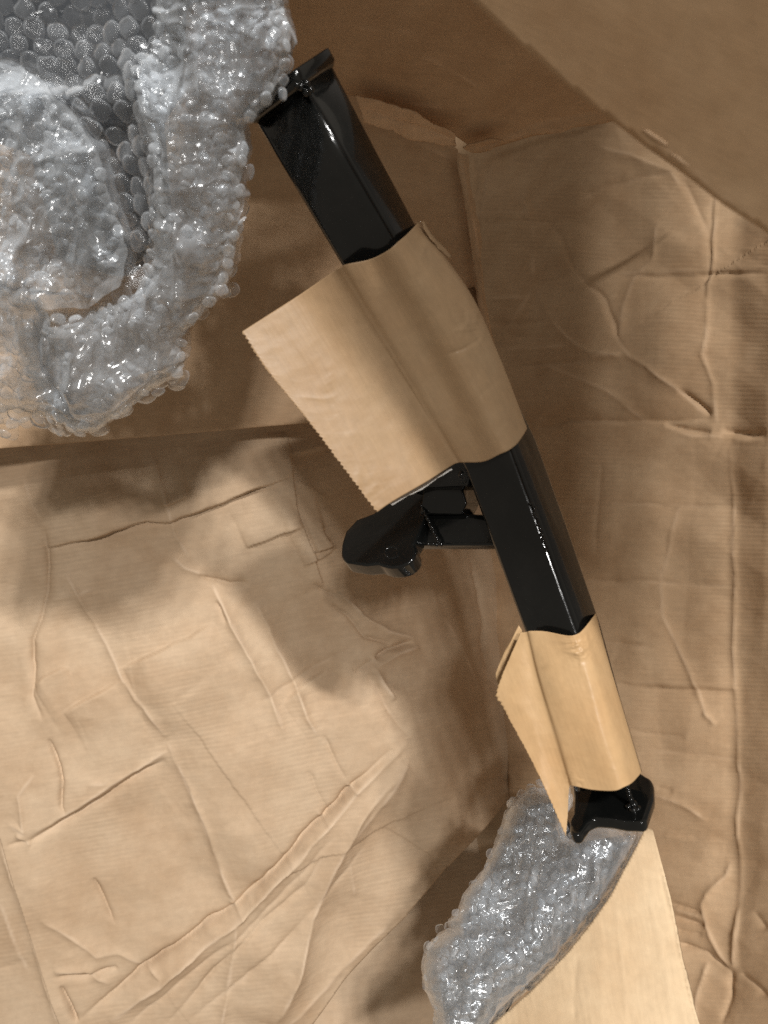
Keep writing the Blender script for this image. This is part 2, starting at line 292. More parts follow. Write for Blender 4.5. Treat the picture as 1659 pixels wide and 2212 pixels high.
specL = [
 ('K', U3([(320, 700), (430, 880), (560, 1110), (640, 1260), (760, 1420), (860, 1600)]), 3.2, 70, -1),
 ('K', U3([(1060, 760), (1200, 1030), (1320, 1250), (1390, 1400), (1460, 1600)]), -3.0, 60, -1),
 ('K', U3([(1290, 860), (1400, 1100), (1500, 1320), (1600, 1531)]), -2.6, 60, -1),
 ('K', U6([(640, 0), (690, 130), (790, 350), (880, 600), (930, 700)]), 3.4, 80, -1),
 ('K', U6([(30, 420), (250, 320), (560, 130), (700, 20)]), -3.0, 80, 1),
 ('K', U6([(310, 1120), (560, 890), (890, 655), (1240, 300), (1560, 0)]), 3.4, 60, 1),
 ('K', U6([(1560, 60), (1380, 290), (1290, 480), (1200, 680), (1150, 880), (1050, 1150)]), -4.0, 90, -1),
 ('K', U3([(560, 1300), (720, 1130), (980, 1010), (1150, 940)]), 2.6, 70, 1),
 ('K', U3([(1450, 225), (1200, 320), (830, 460), (500, 520), (200, 610)]), -2.6, 80, -1),
 ('K', U3([(240, 500), (235, 800), (160, 1060), (160, 1330), (230, 1560)]), -3.4, 80, 1),
 ('K', U6([(910, 700), (890, 850), (850, 1105)]), 2.2, 60, -1),
 ('S', U3([(1450, 225), (1200, 320), (1060, 385), (830, 460), (740, 445), (500, 520), (230, 600)]), 3.2, 7, 90),
 ('V', U3([(1450, 228), (1200, 324), (1060, 389), (830, 464), (740, 449), (500, 524), (230, 604)]), 1.2, 8),
 ('S', U3([(960, 330), (800, 375)]), 1.5, 7, 40),
 ('R', U3([(740, 80), (790, 180), (830, 320), (880, 530), (960, 640)]), 1.0, 7),
 ('S', U3([(1510, 470), (1380, 530), (1240, 590)]), 2.4, 6, 60),
 ('S', U3([(1659, 575), (1565, 605)]), 2.6, 6, 60),
 ('S', U3([(1640, 80), (1450, 120)]), 2.0, 7, 50),
 ('S', [(1.0*a, b) for a, b in [(725, 1182), (690, 1205), (655, 1222)]], 1.5, 6, 60),
 ('S', U3([(1440, 0), (1460, 260), (1500, 420), (1560, 600), (1640, 780)]), 2.6, 6, 60),
 ('R', U3([(1470, 250), (1540, 290), (1650, 350)]), 1.2, 6),
 ('V', U3([(220, 480), (235, 620), (235, 800), (200, 960), (160, 1060), (160, 1330), (205, 1450)]), 2.8, 13),
 ('R', U3([(120, 230), (200, 450)]), 1.0, 16),
 ('R', U3([(245, 850), (380, 825), (480, 780)]), 1.2, 8),
 ('P', U3([(320, 700), (430, 880), (560, 1110), (620, 1240), (760, 1420), (830, 1531)]), 2.2, 12),
 ('S', U3([(620, 1185), (720, 1130), (980, 1010), (1080, 960)]), 1.7, 9, 90),
 ('S', U3([(320, 1400), (480, 1310), (620, 1240)]), 1.5, 9, 90),
 ('S', U3([(160, 1270), (300, 1190), (350, 1180)]), 1.3, 9, 60),
 ('P', U3([(1060, 760), (1200, 1030), (1320, 1250), (1390, 1400), (1440, 1531)]), 1.6, 10),
 ('V', U3([(1085, 850), (1140, 960)]), 1.1, 5),
 ('P', U3([(1290, 860), (1400, 1100), (1500, 1320), (1600, 1531)]), 1.8, 11),
 ('S', U3([(1420, 1370), (1500, 1310), (1659, 1200)]), 1.4, 8, 70),
 ('V', U3([(1000, 720), (1080, 740), (1160, 770), (1250, 760)]), 1.8, 10),
 ('R', U3([(860, 620), (930, 690), (1040, 720)]), 1.2, 12),
 # lower part
 ('P', U6([(640, 20), (690, 130), (790, 350), (880, 600), (920, 660)]), 2.4, 14),
 ('V', U6([(30, 420), (120, 405), (250, 330), (400, 240), (560, 130), (640, 90)]), 2.4, 11),
 ('R', U6([(130, 375), (250, 305), (420, 195), (640, 55)]), 1.6, 8),
 ('R', U6([(60, 380), (120, 420)]), 1.5, 8),
 ('V', U6([(180, 10), (225, 110), (240, 180), (235, 270), (250, 300)]), 2.2, 6),
 ('R', U6([(20, 330), (90, 370), (70, 230), (130, 150)]), 1.2, 9),
 ('V', U6([(310, 1090), (560, 890), (750, 760), (890, 655), (1000, 560), (1240, 300), (1500, 40)]), 2.9, 9),
 ('P', U6([(420, 1105), (620, 940), (925, 680), (1100, 500), (1260, 325), (1400, 170), (1560, 20)]), 2.6, 9),
 ('V', U6([(500, 1105), (700, 930), (940, 735), (1130, 540), (1290, 350)]), 1.0, 9),
 ('R', U6([(1210, 280), (1262, 325)]), 1.4, 5), ('R', U6([(1335, 180), (1380, 205)]), 1.4, 5), ('R', U6([(880, 630), (940, 680)]), 2.0, 8),
 ('R', U6([(560, 885), (620, 920)]), 1.3, 5),
 ('P', U6([(910, 700), (890, 850), (850, 1105)]), 1.8, 9),
 ('V', U6([(640, 1100), (820, 900), (1000, 700), (1170, 560), (1240, 440)]), 1.6, 9),
 ('V', U6([(700, 1105), (900, 940), (1100, 760), (1400, 420)]), .9, 9),
 ('P', U6([(1560, 110), (1380, 290), (1290, 480), (1200, 680), (1150, 880), (1050, 1105)]), 3.6, 22),
 ('R', U6([(1360, 620), (1340, 400)]), .8, 9),
 ('V', U6([(1659, 640), (1500, 820), (1300, 1030)]), 1.6, 8),
 ('R', U6([(1100, 1105), (1400, 830), (1560, 660)]), 1.2, 14),
 ('V', U6([(350, 560), (400, 660), (440, 730)]), 1.6, 7),
 ('R', U6([(150, 700), (280, 780), (370, 850), (450, 840), (560, 890)]), 1.4, 9),
 ('R', U6([(210, 910), (330, 900), (420, 960)]), 1.4, 8), ('V', U6([(210, 930), (330, 925), (450, 890)]), 1.6, 6),
 ('V', U6([(235, 960), (270, 1040), (300, 1105)]), 2.6, 7),
 ('R', U6([(330, 190), (420, 180)]), .8, 8),
 ('V', U6([(1180, 120), (1260, 300)]), .9, 6), ('V', U6([(1240, 0), (1330, 160)]), .9, 6),
 # crushed zone by the tear
 ('V', [(722, 1310), (760, 1330), (800, 1375), (858, 1388)], 1.8, 6), ('P', [(740, 1280), (790, 1330), (845, 1365), (905, 1380)], 1.8, 7),
 ('V', [(735, 1290), (700, 1275), (680, 1260)], 1.6, 6),
 ('V', [(820, 1425), (850, 1400), (900, 1385)], 2.2, 6), ('P', [(818, 1445), (870, 1410), (915, 1396)], 2.0, 7),
 ('P', [(812, 1440), (830, 1480), (850, 1510)], 2.0, 8), ('V', [(800, 1460), (830, 1520), (880, 1590)], 1.0, 14),
 ('R', [(900, 1180), (940, 1300), (1000, 1400), (1050, 1530)], .9, 16), ('V', [(1020, 1190), (1040, 1330), (1056, 1480)], 1.4, 9),
 ('R', [(880, 1640), (850, 1700), (760, 1800)], 1.2, 20),
 ('V', [(770, 1460), (800, 1440), (818, 1425)], 1.0, 7), ('V', [(560, 1520), (700, 1440), (770, 1400)], .6, 8),
]
polyL = [(-140, 880), (700, 860), (1180, 900), (1180, 1680), (1102, 1722), (1040, 1800), (960, 1893), (890, 1970), (760, 2110), (600, 2300), (180, 2300), (128, 2212), (92, 2110), (60, 2010), (30, 1920), (0, 1815), (-60, 1700), (-140, 1600)]
crL = lambda u, v: facets(u, v, 4, .0048, 8) + facets(u, v, 14, .0018, 7, (50, 120)) + .002 * fbm(u, v, 330, 11, 2) + .0003 * fbm(u, v, 30, 12, 3) + .0026 * sm((u - 640) / 120) * sm((960 - u) / 90) * sm((v - 1220) / 80) * sm((1560 - v) / 90) * (ridged(u, v, 70, 8, 3) - .5)
for pl in ([(-900, 880), (-140, 880), (-140, 1600), (-60, 1700), (-900, 1700)], [(180, 2300), (600, 2300), (10, 3000), (60, 3000)]):
    sheet('side_panel', pl, qL, [], lambda u, v: facets(u, v, 4, .0048, 8), M_left, box, 16.0)
sheet('side_panel', polyL, qL, specL, crL, M_left, box, 3.2, label='pale creased wall on the left with a crossing pattern of folds')
qLL = plane((0, 1500, 1.01), (0, 2200, 1.02), (240, 2200, 1.00))
sheet('side_panel', [(-160, 2300), (300, 2300), (420, 3000), (-900, 3000), (-900, 1560), (-160, 1560)], lambda u, v: qLL(u, v), [], soft(3, .002), M_left, box, 16)
sheet('side_panel', [(-160, 1560), (60, 1700), (300, 2300), (-160, 2300)], qLL,
      [('R', [(0, 1810), (70, 2010), (130, 2212)], 2.0, 9), ('V', [(0, 2090), (60, 2075)], 1.2, 8), ('R', [(-20, 1900), (60, 2100)], .6, 20)], soft(3, .002), M_left, box, 6)
# right wall
specR = [
 ('K', UR([(400, 1060), (470, 1140), (600, 1370), (770, 1650), (860, 1760)]), -4.5, 80, -1),
 ('K', UR([(310, 850), (345, 1090), (345, 1380), (240, 1600)]), 4.0, 60, 1),
 ('K', UR([(1210, 880), (1205, 1300), (1170, 1450), (1180, 1640), (1220, 2050)]), 3.5, 70, 1),
 ('K', UR([(1250, 2050), (900, 2045), (500, 2045), (300, 2080)]), 4.5, 70, 1),
 ('K', UR([(640, 700), (830, 760), (1000, 830), (1150, 1080), (1200, 1200)]), -4.0, 90, -1),
 ('K', [(1470, 1060), (1430, 1250), (1440, 1330), (1530, 1580)], 4.0, 90, 1),
 ('K', [(1620, 1500), (1450, 1485), (1300, 1470)], 4.0, 80, 1),
 ('S', UR([(70, 780), (300, 700), (480, 650), (730, 590)]), -2.0, 9, 60),
 ('R', UR([(310, 850), (300, 980), (345, 1090), (345, 1380), (320, 1440), (240, 1560), (180, 1650)]), 1.7, 6),
 ('P', UR([(345, 1380), (420, 1530), (520, 1640), (640, 1720), (830, 1730)]), 1.6, 8),
 ('V', UR([(400, 1090), (470, 1140), (520, 1240), (600, 1370), (680, 1440), (730, 1540), (770, 1650), (830, 1730)]), 2.3, 8),
 ('S', UR([(60, 1040), (300, 1030), (330, 1000)]), 1.0, 10, 50),
 ('V', UR([(110, 1090), (300, 1075), (450, 1090)]), 1.6, 10),
 ('R', UR([(120, 1455), (320, 1440)]), 1.2, 7), ('V', UR([(130, 1570), (400, 1560)]), 2.2, 7), ('V', UR([(200, 1620), (430, 1640)]), 1.4, 7),
 ('R', UR([(200, 1690), (560, 1680)]), 1.3, 7), ('V', UR([(180, 1750), (500, 1770), (620, 1745)]), 1.5, 7), ('R', UR([(640, 1710), (760, 1730), (620, 1740)]), 1.6, 7),
 ('R', UR([(940, 1060), (910, 1250), (830, 1330), (780, 1490), (765, 1640), (830, 1740), (930, 1800), (1060, 1900), (1170, 2010)]), 1.6, 8),
 ('V', UR([(1050, 1890), (1130, 1950), (1195, 2010)]), 3.0, 8),
 ('V', UR([(740, 1330), (1000, 1335), (1475, 1320)]), 1.5, 9), ('R', UR([(740, 1320), (1475, 1305)]), .8, 14),
 ('R', UR([(1210, 920), (1205, 1300), (1170, 1450), (1180, 1640), (1165, 1720), (1210, 1860), (1220, 2050)]), 2.2, 6), ('V', UR([(1190, 930), (1190, 1300), (1150, 1450)]), 1.0, 8),
 ('S', UR([(1200, 2035), (900, 2045), (700, 2045), (500, 2045), (440, 2070), (320, 2075)]), -2.0, 8, 60),
 ('V', UR([(980, 2050), (1080, 2080), (1200, 2090)]), 3.0, 9), ('R', UR([(970, 2060), (1100, 2110), (1250, 2110)]), 1.5, 8),
 ('V', UR([(1250, 2080), (1400, 2110), (1475, 2100)]), 2.2, 9), ('R', UR([(1300, 2130), (1400, 2140), (1475, 2140)]), 1.8, 8),
 ('R', UR([(380, 1760), (700, 1890), (880, 2040)]), 1.1, 12),
 ('R', UR([(640, 700), (830, 760), (1000, 830), (1050, 900)]), 1.0, 20), ('V', UR([(1050, 850), (1160, 1080), (1190, 1160)]), 1.3, 14),
 ('V', UR([(560, 960), (700, 900), (860, 860), (1050, 830)]), 1.2, 16),
 ('V', UR([(110, 780), (90, 950), (75, 1130)]), 2.5, 8), ('R', UR([(150, 770), (110, 900), (95, 1100)]), 1.8, 7), ('V', UR([(40, 720), (60, 900), (60, 1180)]), 2.5, 6),
 # below
 ('V', [(1160, 1390), (1300, 1385), (1360, 1395), (1420, 1400)], 1.4, 8), ('S', [(1590, 1490), (1400, 1480), (1330, 1470)], 1.6, 8, 50),
 ('V', [(1180, 1095), (1330, 1090), (1590, 1095)], 1.0, 10), ('V', [(1190, 1260), (1400, 1255), (1590, 1270)], 1.1, 9),
 ('P', [(1470, 1080), (1450, 1180), (1430, 1250), (1440, 1330), (1500, 1460), (1530, 1560)], 1.2, 9),
 ('R', [(1180, 950), (1175, 1100)], .9, 8), ('V', [(1300, 1000), (1290, 1200)], .7, 10),
 ('R', [(1578, 950), (1592, 1200), (1590, 1500), (1600, 1700), (1596, 2100)], 1.2, 7),
 ('P', UB([(1150, 350), (1300, 400), (1400, 470)]), 1.6, 7), ('V', UB([(1180, 330), (1250, 350)]), 1.0, 7),
 ('V', UB([(1080, 85), (1300, 110)]), 1.2, 7), ('P', UB([(1380, 0), (1440, 60)]), 1.2, 6),
 ('S', UB([(1160, 530), (1300, 540), (1480, 560)]), 1.3, 9, 60),
 ('V', UB([(1150, 170), (1400, 190), (1540, 210)]), .8, 9),
 ('P', UB([(1500, 640), (1480, 700), (1400, 780), (1380, 830), (1400, 930), (1440, 1020), (1500, 1110)]), 2.2, 9),
 ('V', UB([(1240, 820), (1380, 860)]), 2.0, 7), ('V', UB([(1240, 870), (1390, 920)]), 2.0, 7), ('R', UB([(1240, 840), (1380, 885)]), 1.6, 6), ('V', UB([(1250, 930), (1380, 960)]), 1.4, 7),
 ('V', UB([(1255, 990), (1400, 1040), (1500, 1110)]), 2.4, 8), ('P', UB([(1400, 1080), (1360, 1200), (1340, 1341)]), 2.0, 9),
 ('V', UB([(1500, 1110), (1500, 1220), (1470, 1341)]), 2.2, 9), ('R', UB([(1540, 840), (1530, 960), (1515, 1110)]), 1.8, 8),
 ('V', UB([(1540, 1130), (1620, 1180), (1659, 1220)]), 1.6, 8), ('V', UB([(1600, 860), (1659, 940)]), 1.2, 9),
]
crR = lambda u, v: facets(u, v, 6, .0050, 8) + facets(u, v, 16, .0014, 6, (50, 120)) + .001 * fbm(u, v, 330, 23, 2) + .0003 * fbm(u, v, 30, 13, 3)
polyR = [(880, 150), (1900, 150), (1900, 2330), (1000, 2330), (1000, 1722), (1102, 1722), (1040, 1000), (900, 700)]
AMP = 2.3
sheet('side_panel', polyR, qR, specR, crR, M_right, box, 4.0, label='shaded creased wall on the right')
qG = plane((1000, 1850, 1.18), (700, 2212, 1.075), (1300, 2150, 1.12))
sheet('bottom_panel', [(520, 2330), (1700, 2330), (1900, 3000), (0, 3000)], qG, [], soft(31, .001), M_left, box, 16)
sheet('bottom_panel', [(520, 2330), (620, 2200), (860, 1960), (1000, 1820), (1090, 1700), (1400, 1600), (1600, 2330)], qG, [('R', UB([(0, 1000), (120, 880), (250, 800)]), .8, 12)], soft(31, .001), M_left, box, 6)
# inner flap behind the tube (its lower edge runs level, its right edge borders the corner)
qF = plane((0, 960, .83), (1000, 330, .97), (650, 914, .91))
sheet('flap', [(-140, -150), (700, -150), (800, 195), (880, 262), (988, 322), (1012, 430), (1040, 600), (1062, 720), (1084, 800), (1095, 872), (960, 885), (655, 914), (330, 942), (0, 968), (-140, 980)], qF,
      [('R', [(430, 690), (445, 900)], .7, 8), ('V', [(600, 560), (560, 740), (530, 800)], .6, 20), ('R', [(985, 330), (995, 420), (1035, 640), (1070, 790)], 1.2, 7),
       ('R', [(880, 300), (980, 345)], .8, 14)], soft(41, .0016), M_smooth, box, 5.0, thick=.003, label='smooth inner flap behind the black tube')
# upper flap, folded forward, with its torn fold
qT = plane((1010, 320, .90), (1320, 258, .87), (900, -100, .66))
sheet('flap', [(-150, -200), (1600, -200), (1600, 260), (1420, 262), (1320, 262), (1240, 268), (1150, 290), (1080, 314), (1045, 322), (1010, 312), (960, 280), (880, 245), (800, 216), (720, 195), (500, 150), (-150, 110)], qT,
      [('P', [(1000, 318), (1060, 302), (1150, 282), (1320, 262)], 3.0, 16), ('V', [(1060, 300), (1200, 255), (1320, 240)], 1.2, 8),
       ('R', [(820, 100), (940, 130), (1040, 190)], .5, 5), ('R', [(880, 225), (960, 232)], .8, 5), ('R', [(760, 60), (900, 70)], .5, 6)],
      soft(47, .002), M_smooth, box, 5.0, label='upper flap whose fold is torn open')
qt = lambda u, v: qT(u, v) + .035
sheet('torn_edge', [(768, 205), (800, 212), (850, 228), (890, 240), (930, 262), (985, 290), (986, 318), (960, 316), (920, 306), (880, 300), (850, 286), (815, 276), (786, 262)], qt,
      [('V', [(780, 235), (860, 262), (985, 305)], 1.6, 6), ('R', [(860, 230), (870, 290)], 1.5, 6)], lambda u, v: .002 * (ridged(u, v, 40, 4, 3) - .4), M_torn, box, 3.0, thick=.0012, rag=5, label='pale torn liner along the fold')
sheet('torn_edge', [(1000, 318), (1030, 308), (1062, 300), (1090, 306), (1062, 322), (1040, 330), (1012, 330)], qt, [('V', [(1005, 322), (1080, 310)], 1.8, 5)], lambda u, v: .002 * (ridged(u, v, 26, 14, 3) - .4), M_smooth, box, 2.5, thick=.0012, rag=4)
# long creased strip at the corner, right edge of the inner flap
sheet('torn_edge', [(985, 330), (1010, 335), (1020, 420), (1042, 520), (1038, 560), (1050, 640), (1036, 640), (1018, 540), (1000, 420)], lambda u, v: qF(u, v) + .012,
      [('R', [(995, 335), (1008, 420), (1030, 540), (1042, 640)], 1.6, 6)], lambda u, v: .0015 * (ridged(u, v, 40, 24, 3) - .4), M_smooth, box, 3, thick=.001, rag=4)
M_dark = board('slot_shade', (.16, .09, .045), 0, 0)
sheet('slot', [(1006, 624), (1028, 620), (1031, 645), (1040, 700), (1030, 695), (1016, 655)], lambda u, v: qF(u, v) + .006, [], None, M_dark, box, 3, thick=.001, rag=3, label='small cut in the flap, its inner shade painted dark')  # dark sheet lying on the flap; its colour is the cut's inner shade
# near flap, out of focus
qN1 = plane((1100, 60, .37), (1659, 520, .35), (1659, 0, .29))
qN = lambda u, v: smin(qN1(u, v), 3.62 + 0 * u, .15)   # steep by the camera; the unseen outward bend is added to block lamps
sheet('flap', [(850, -260), (940, -90), (1000, -20), (1065, 45), (1150, 120), (1260, 215), (1340, 275), (1400, 322), (1480, 378), (1560, 440), (1660, 505), (1900, 680), (2300, 930), (3000, 1330), (3300, 1330), (3800, -5200), (300, -5200), (300, -2200), (500, -1350), (1150, -1300), (1150, -900), (1000, -500)], qN,
      [('P', [(1380, 270), (1480, 355), (1659, 490)], .25, 12)], soft(53, .001), M_flap, box, 13.0, thick=.004, label='near flap crossing the upper right corner, widened out of view to shade the box')
for pl, s in [([(1386, 280), (1402, 284), (1432, 304), (1446, 318), (1428, 310), (1404, 294)], 3), ([(1448, 330), (1466, 338), (1490, 358), (1484, 360), (1462, 346)], 7)]:
    sheet('torn_edge', pl, lambda u, v: qN(u, v) + .004, [], lambda u, v: 0 * u, M_torn, box, 2.5, thick=.0006, rag=3, ragseed=s)

# ---------------------------------------------------------------- floor under the box
me = bpy.data.meshes.new('floor'); me.from_pydata([(-6, -6, -.35), (6, -6, -.35), (6, 6, -.35), (-6, 6, -.35)], [], [(0, 1, 2, 3)])
fl = link('floor', me, M_conc); fl['kind'] = 'structure'

# ---------------------------------------------------------------- the black steel bracket
brk = root('steel_bracket', 'gloss black square steel tube bracket with side lug, leaning across the box', 'steel bracket', tuple(at(1300, 1700, .75)))
ST = [(655, 185, .503), (758, 358, .528), (860, 530, .553), (915, 618, .568), (965, 705, .584), (1012, 790, .600), (1058, 880, .615), (1105, 975, .623), (1178, 1172, .613), (1250, 1370, .600), (1300, 1535, .590), (1350, 1700, .581)]
LE = [(505, 196), (545, 265), (725, 575), (800, 690), (880, 810), (950, 905), (1005, 990), (1065, 1165), (1125, 1345), (1180, 1510), (1236, 1700)]
RE = [(700, 95), (738, 165), (905, 475), (1000, 640), (1060, 745), (1110, 850), (1140, 930), (1211, 1127), (1281, 1325), (1326, 1500), (1374, 1680)]
TW = .05
def solve(P, a, edge, side):
    x = np.cross(a, [0, 0, 1.]); x /= np.linalg.norm(x); y = np.cross(a, x)
    best = None
    for ph in np.linspace(0, 2 * math.pi, 721):
        e = math.cos(ph) * x + math.sin(ph) * y
        if e[2] > -.12: continue
        p = proj(P + TW * e); pr0 = proj(P)
        if side * (p[0] - pr0[0]) < 0: continue
        d = float(pdist(np.array(p[0]), np.array(p[1]), edge)[0])
        if best is None or d < best[0] - 1e-6: best = (d, ph)
    return best[1], x, y
stP = [at(*s) for s in ST]; frames = []
for i, P in enumerate(stP):
    a = stP[min(i + 1, len(stP) - 1)] - stP[max(i - 1, 0)]; a /= np.linalg.norm(a)
    pl, x, y = solve(P, a, LE, -1); pr_, x, y = solve(P, a, RE, 1)
    eL = math.cos(pl) * x + math.sin(pl) * y; eR = math.cos(pr_) * x + math.sin(pr_) * y
    # square them up
    s = eL + eR; s /= np.linalg.norm(s); d_ = eL - eR; d_ /= np.linalg.norm(d_)
    frames.append([P, (s + d_) / math.sqrt(2), (s - d_) / math.sqrt(2), a])
for _ in range(2):
    f2 = [f[:] for f in frames]
    for i in range(1, len(frames) - 1):
        for k in (1, 2):
            v_ = frames[i - 1][k] + 2 * frames[i][k] + frames[i + 1][k]; f2[i][k] = v_ / np.linalg.norm(v_)
    frames = f2
def sect(P, e1, e2, wd, r, n=5, grow=0.):
    """rounded square section whose near corner is P"""
    pts = []
    o = P - (e1 + e2) * grow; wd = wd + 2 * grow
    for cx, cy, a0 in ((r, r, math.pi), (wd - r, r, 1.5 * math.pi), (wd - r, wd - r, 0), (r, wd - r, .5 * math.pi)):
        for k in range(n + 1):
            a = a0 + k / n * math.pi / 2; pts.append(o + e1 * (cx + r * math.cos(a)) + e2 * (cy + r * math.sin(a)))
    return pts
def loft_solid(name, secs, m, parent, cap=True, label=None, hollow=False):
    n = len(secs[0]); V = np.array([p for s in secs for p in s]); fs = []
    for i in range(len(secs) - 1):
        for k in range(n): fs.append([i * n + k, i * n + (k + 1) % n, (i + 1) * n + (k + 1) % n, (i + 1) * n + k])
    if cap: fs.append(list(range(n))[::-1]); fs.append([(len(secs) - 1) * n + k for k in range(n)])
    me = grid_mesh(name, V, fs); bm = bmesh.new(); bm.from_mesh(me); bmesh.ops.recalc_face_normals(bm, faces=bm.faces); bm.to_mesh(me); bm.free()
    o = link(name, me, m, parent, label)
    for p in me.polygons:
        if len(p.vertices) > 4: p.use_smooth = False
    return o
def interp_frames(fr, t):
    i = min(int(t), len(fr) - 2); f = t - i; P = fr[i][0] * (1 - f) + fr[i + 1][0] * f
    e = []
    for k in (1, 2, 3):
        v_ = fr[i][k] * (1 - f) + fr[i + 1][k] * f; e.append(v_ / np.linalg.norm(v_))
    return P, e[0], e[1], e[2]
TWS = [.05] * 8 + [.049, .047, .044, .044]
loft_solid('tube', [sect(f[0], f[1], f[2], tw, .0065) for f, tw in zip(frames, TWS)], M_steel, brk)
P0, a1, a2, ax = frames[0]
def rim(t0, t1, grow, name, lab=None):
    return loft_solid(name, [sect(P0 + ax * t0, a1, a2, TW, .006, grow=grow), sect(P0 + ax * (t0 + .0015), a1, a2, TW, .008, grow=grow + .0012), sect(P0 + ax * (t1 - .0015), a1, a2, TW, .008, grow=grow + .0012), sect(P0 + ax * t1, a1, a2, TW, .006, grow=grow)], M_steel, brk, label=lab)
loft_solid('end_flange', [sect(P0 + ax * t, a1, a2, TW, .006, grow=g_) for t, g_ in ((-.0105, .0022), (-.0098, .0028), (-.0025, .0028), (-.0012, .0020), (.0012, .0004))], M_steel, brk, label='flared square collar at the top end of the tube')
# weld beads: small overlapping ripples
def bead(name, A, B, r, n, jit=.3):
    bm = bmesh.new(); A = Vector(A); B = Vector(B)
    for i in range(n):
        p = A.lerp(B, i / (n - 1)) + Vector([random.uniform(-1, 1) * r * jit for _ in range(3)])
        g = bmesh.ops.create_icosphere(bm, subdivisions=2, radius=r * random.uniform(.8, 1.25))
        bmesh.ops.translate(bm, verts=g['verts'], vec=p)
    me = bpy.data.meshes.new(name); bm.to_mesh(me); bm.free(); return link(name, me, M_steel, brk)
bead('weld_bead', at(645, 180, .500), at(668, 192, .503), .0026, 7, .9)
def plate(name, poly, q, th, bev=.0022, label=None, hole=None, m=None):
    bm = bmesh.new(); P = [Vector(at(u, v, 1 / q(u, v))) for u, v in poly]
    vs = [bm.verts.new(p) for p in P]; f = bm.faces.new(vs); f.normal_update(); n = f.normal.copy()
    if n.z < 0: n = -n
    ext = bmesh.ops.extrude_face_region(bm, geom=[f]); nv = [e for e in ext['geom'] if isinstance(e, bmesh.types.BMVert)]
    bmesh.ops.translate(bm, verts=nv, vec=-n * th)
    bmesh.ops.recalc_face_normals(bm, faces=bm.faces)
    me = bpy.data.meshes.new(name); bm.to_mesh(me); bm.free()
    o = link(name, me, m or M_steel, brk if m is None else None, label)
    b = o.modifiers.new('bevel', 'BEVEL'); b.width = bev; b.segments = 3; b.limit_method = 'ANGLE'; b.angle_limit = R(40)
    o.modifiers.new('wn', 'WEIGHTED_NORMAL')
    return o, n
def arc(cx, cy, r, a0, a1, n=8, ry=None):
    return [(cx + r * math.cos(R(a0 + (a1 - a0) * k / n)), cy + (ry or r) * math.sin(R(a0 + (a1 - a0) * k / n))) for k in range(n + 1)]
qP = plane((820, 1085, .735), (900, 1085, .715), (840, 1235, .672))
plate('mounting_lug', [(905, 1040), (850, 1068), (807, 1108), (770, 1122), (746, 1148), (737, 1178)] + arc(756, 1196, 20, 185, 110, 5) + [(790, 1221)] + arc(848, 1192, 50, 130, -25, 12, 34) + [(903, 1160), (930, 1090)], qP, .017, label='pear shaped lug with a bolt hole')
# bolt hole: a dark raised ring and recess
hc = Vector(at(846, 1193, 1 / qP(846, 1193) - .0006))
t1 = Vector(at(866, 1193, 1 / qP(866, 1193) - .0006)) - hc; t1.normalize(); t2 = Vector(at(846, 1173, 1 / qP(846, 1173) - .0006)) - hc; t2.normalize()
V_ = []; fs = []
for k in range(28):
    a = 2 * math.pi * k / 28
    for r_, z_ in ((.0078, 0), (.0066, .0010), (.0056, 0), (.0050, -.006)):
        V_.append(tuple(hc + (t1 * math.cos(a) + t2 * math.sin(a)) * r_ + t1.cross(t2) * z_))
for k in range(28):
    for j in range(3): fs.append([k * 4 + j, ((k + 1) % 28) * 4 + j, ((k + 1) % 28) * 4 + j + 1, k * 4 + j + 1])
link('bolt_hole', grid_mesh('bolt_hole', np.array(V_), fs), M_steel, brk)
qA = plane((900, 1110, .712), (1070, 1110, .672), (980, 1180, .676))
plate('arm', [(868, 1085), (925, 1078), (996, 1108), (1038, 1110), (1090, 1115), (1100, 1177), (905, 1177)], qA, .010, label='short arm joining the lug to the tube')
qC = plane((920, 1050, .700), (1000, 1045, .682), (960, 1105, .690))
plate('gusset', [(915, 1058), (996, 1046), (1008, 1088), (996, 1112), (905, 1112)], qC, .03, .002)
plate('gusset', [(885, 1064), (930, 1025), (985, 995), (1022, 990), (1014, 1030), (1008, 1050), (925, 1054), (905, 1062)], plane((920, 1040, .690), (1015, 1030, .655), (980, 1000, .670)), .022, .002)
plate('web_plate', [(845, 1075), (905, 1045), (1000, 1040), (1009, 1092), (997, 1109), (1040, 1111), (1075, 1174), (908, 1174), (880, 1150)], plane((860, 1080, .742), (1075, 1100, .70), (980, 1174, .695)), .012, .002)
bead('weld_bead', at(911, 1092, .703), at(948, 1172, .672), .0017, 26, .25)
bead('weld_bead', at(1002, 1024, .662), at(1006, 1044, .668), .0030, 6, .5)
bead('weld_bead', at(1066, 1158, .668), at(1073, 1176, .664), .0030, 6, .5)
bead('weld_bead', at(955, 1176, .672), at(925, 1176, .676), .0016, 9, .3)
# worn streak along the near corner
for a_, b_2, n_ in (((1148, 1085, .617), (1160, 1120, .6155), 9), ((1162, 1130, .6150), (1182, 1190, .6118), 12)):
    bead('enamel_run', at(*a_), at(*b_2), .0012, n_, .9)
# foot plate at the lower end
qK = plane((1240, 1700, .637), (1400, 1700, .612), (1330, 1780, .581))
plate('foot_plate', [(1234, 1672), (1376, 1662)] + arc(1394, 1700, 18, -80, 10, 5, 24) + [(1411, 1725)] + arc(1382, 1762, 15, 20, 100, 5) + [(1350, 1776), (1318, 1770), (1285, 1768), (1270, 1776)] + arc(1244, 1788, 15, 20, 160, 6) + [(1230, 1772), (1238, 1755), (1240, 1720)], qK, .010, .003, label='foot plate with rounded corners under the tube')
bead('weld_bead', at(1362, 1745, .594), at(1378, 1752, .590), .0028, 7, .9)
bead('weld_bead', at(1355, 1700, .594), at(1368, 1742, .593), .0018, 12, .3)

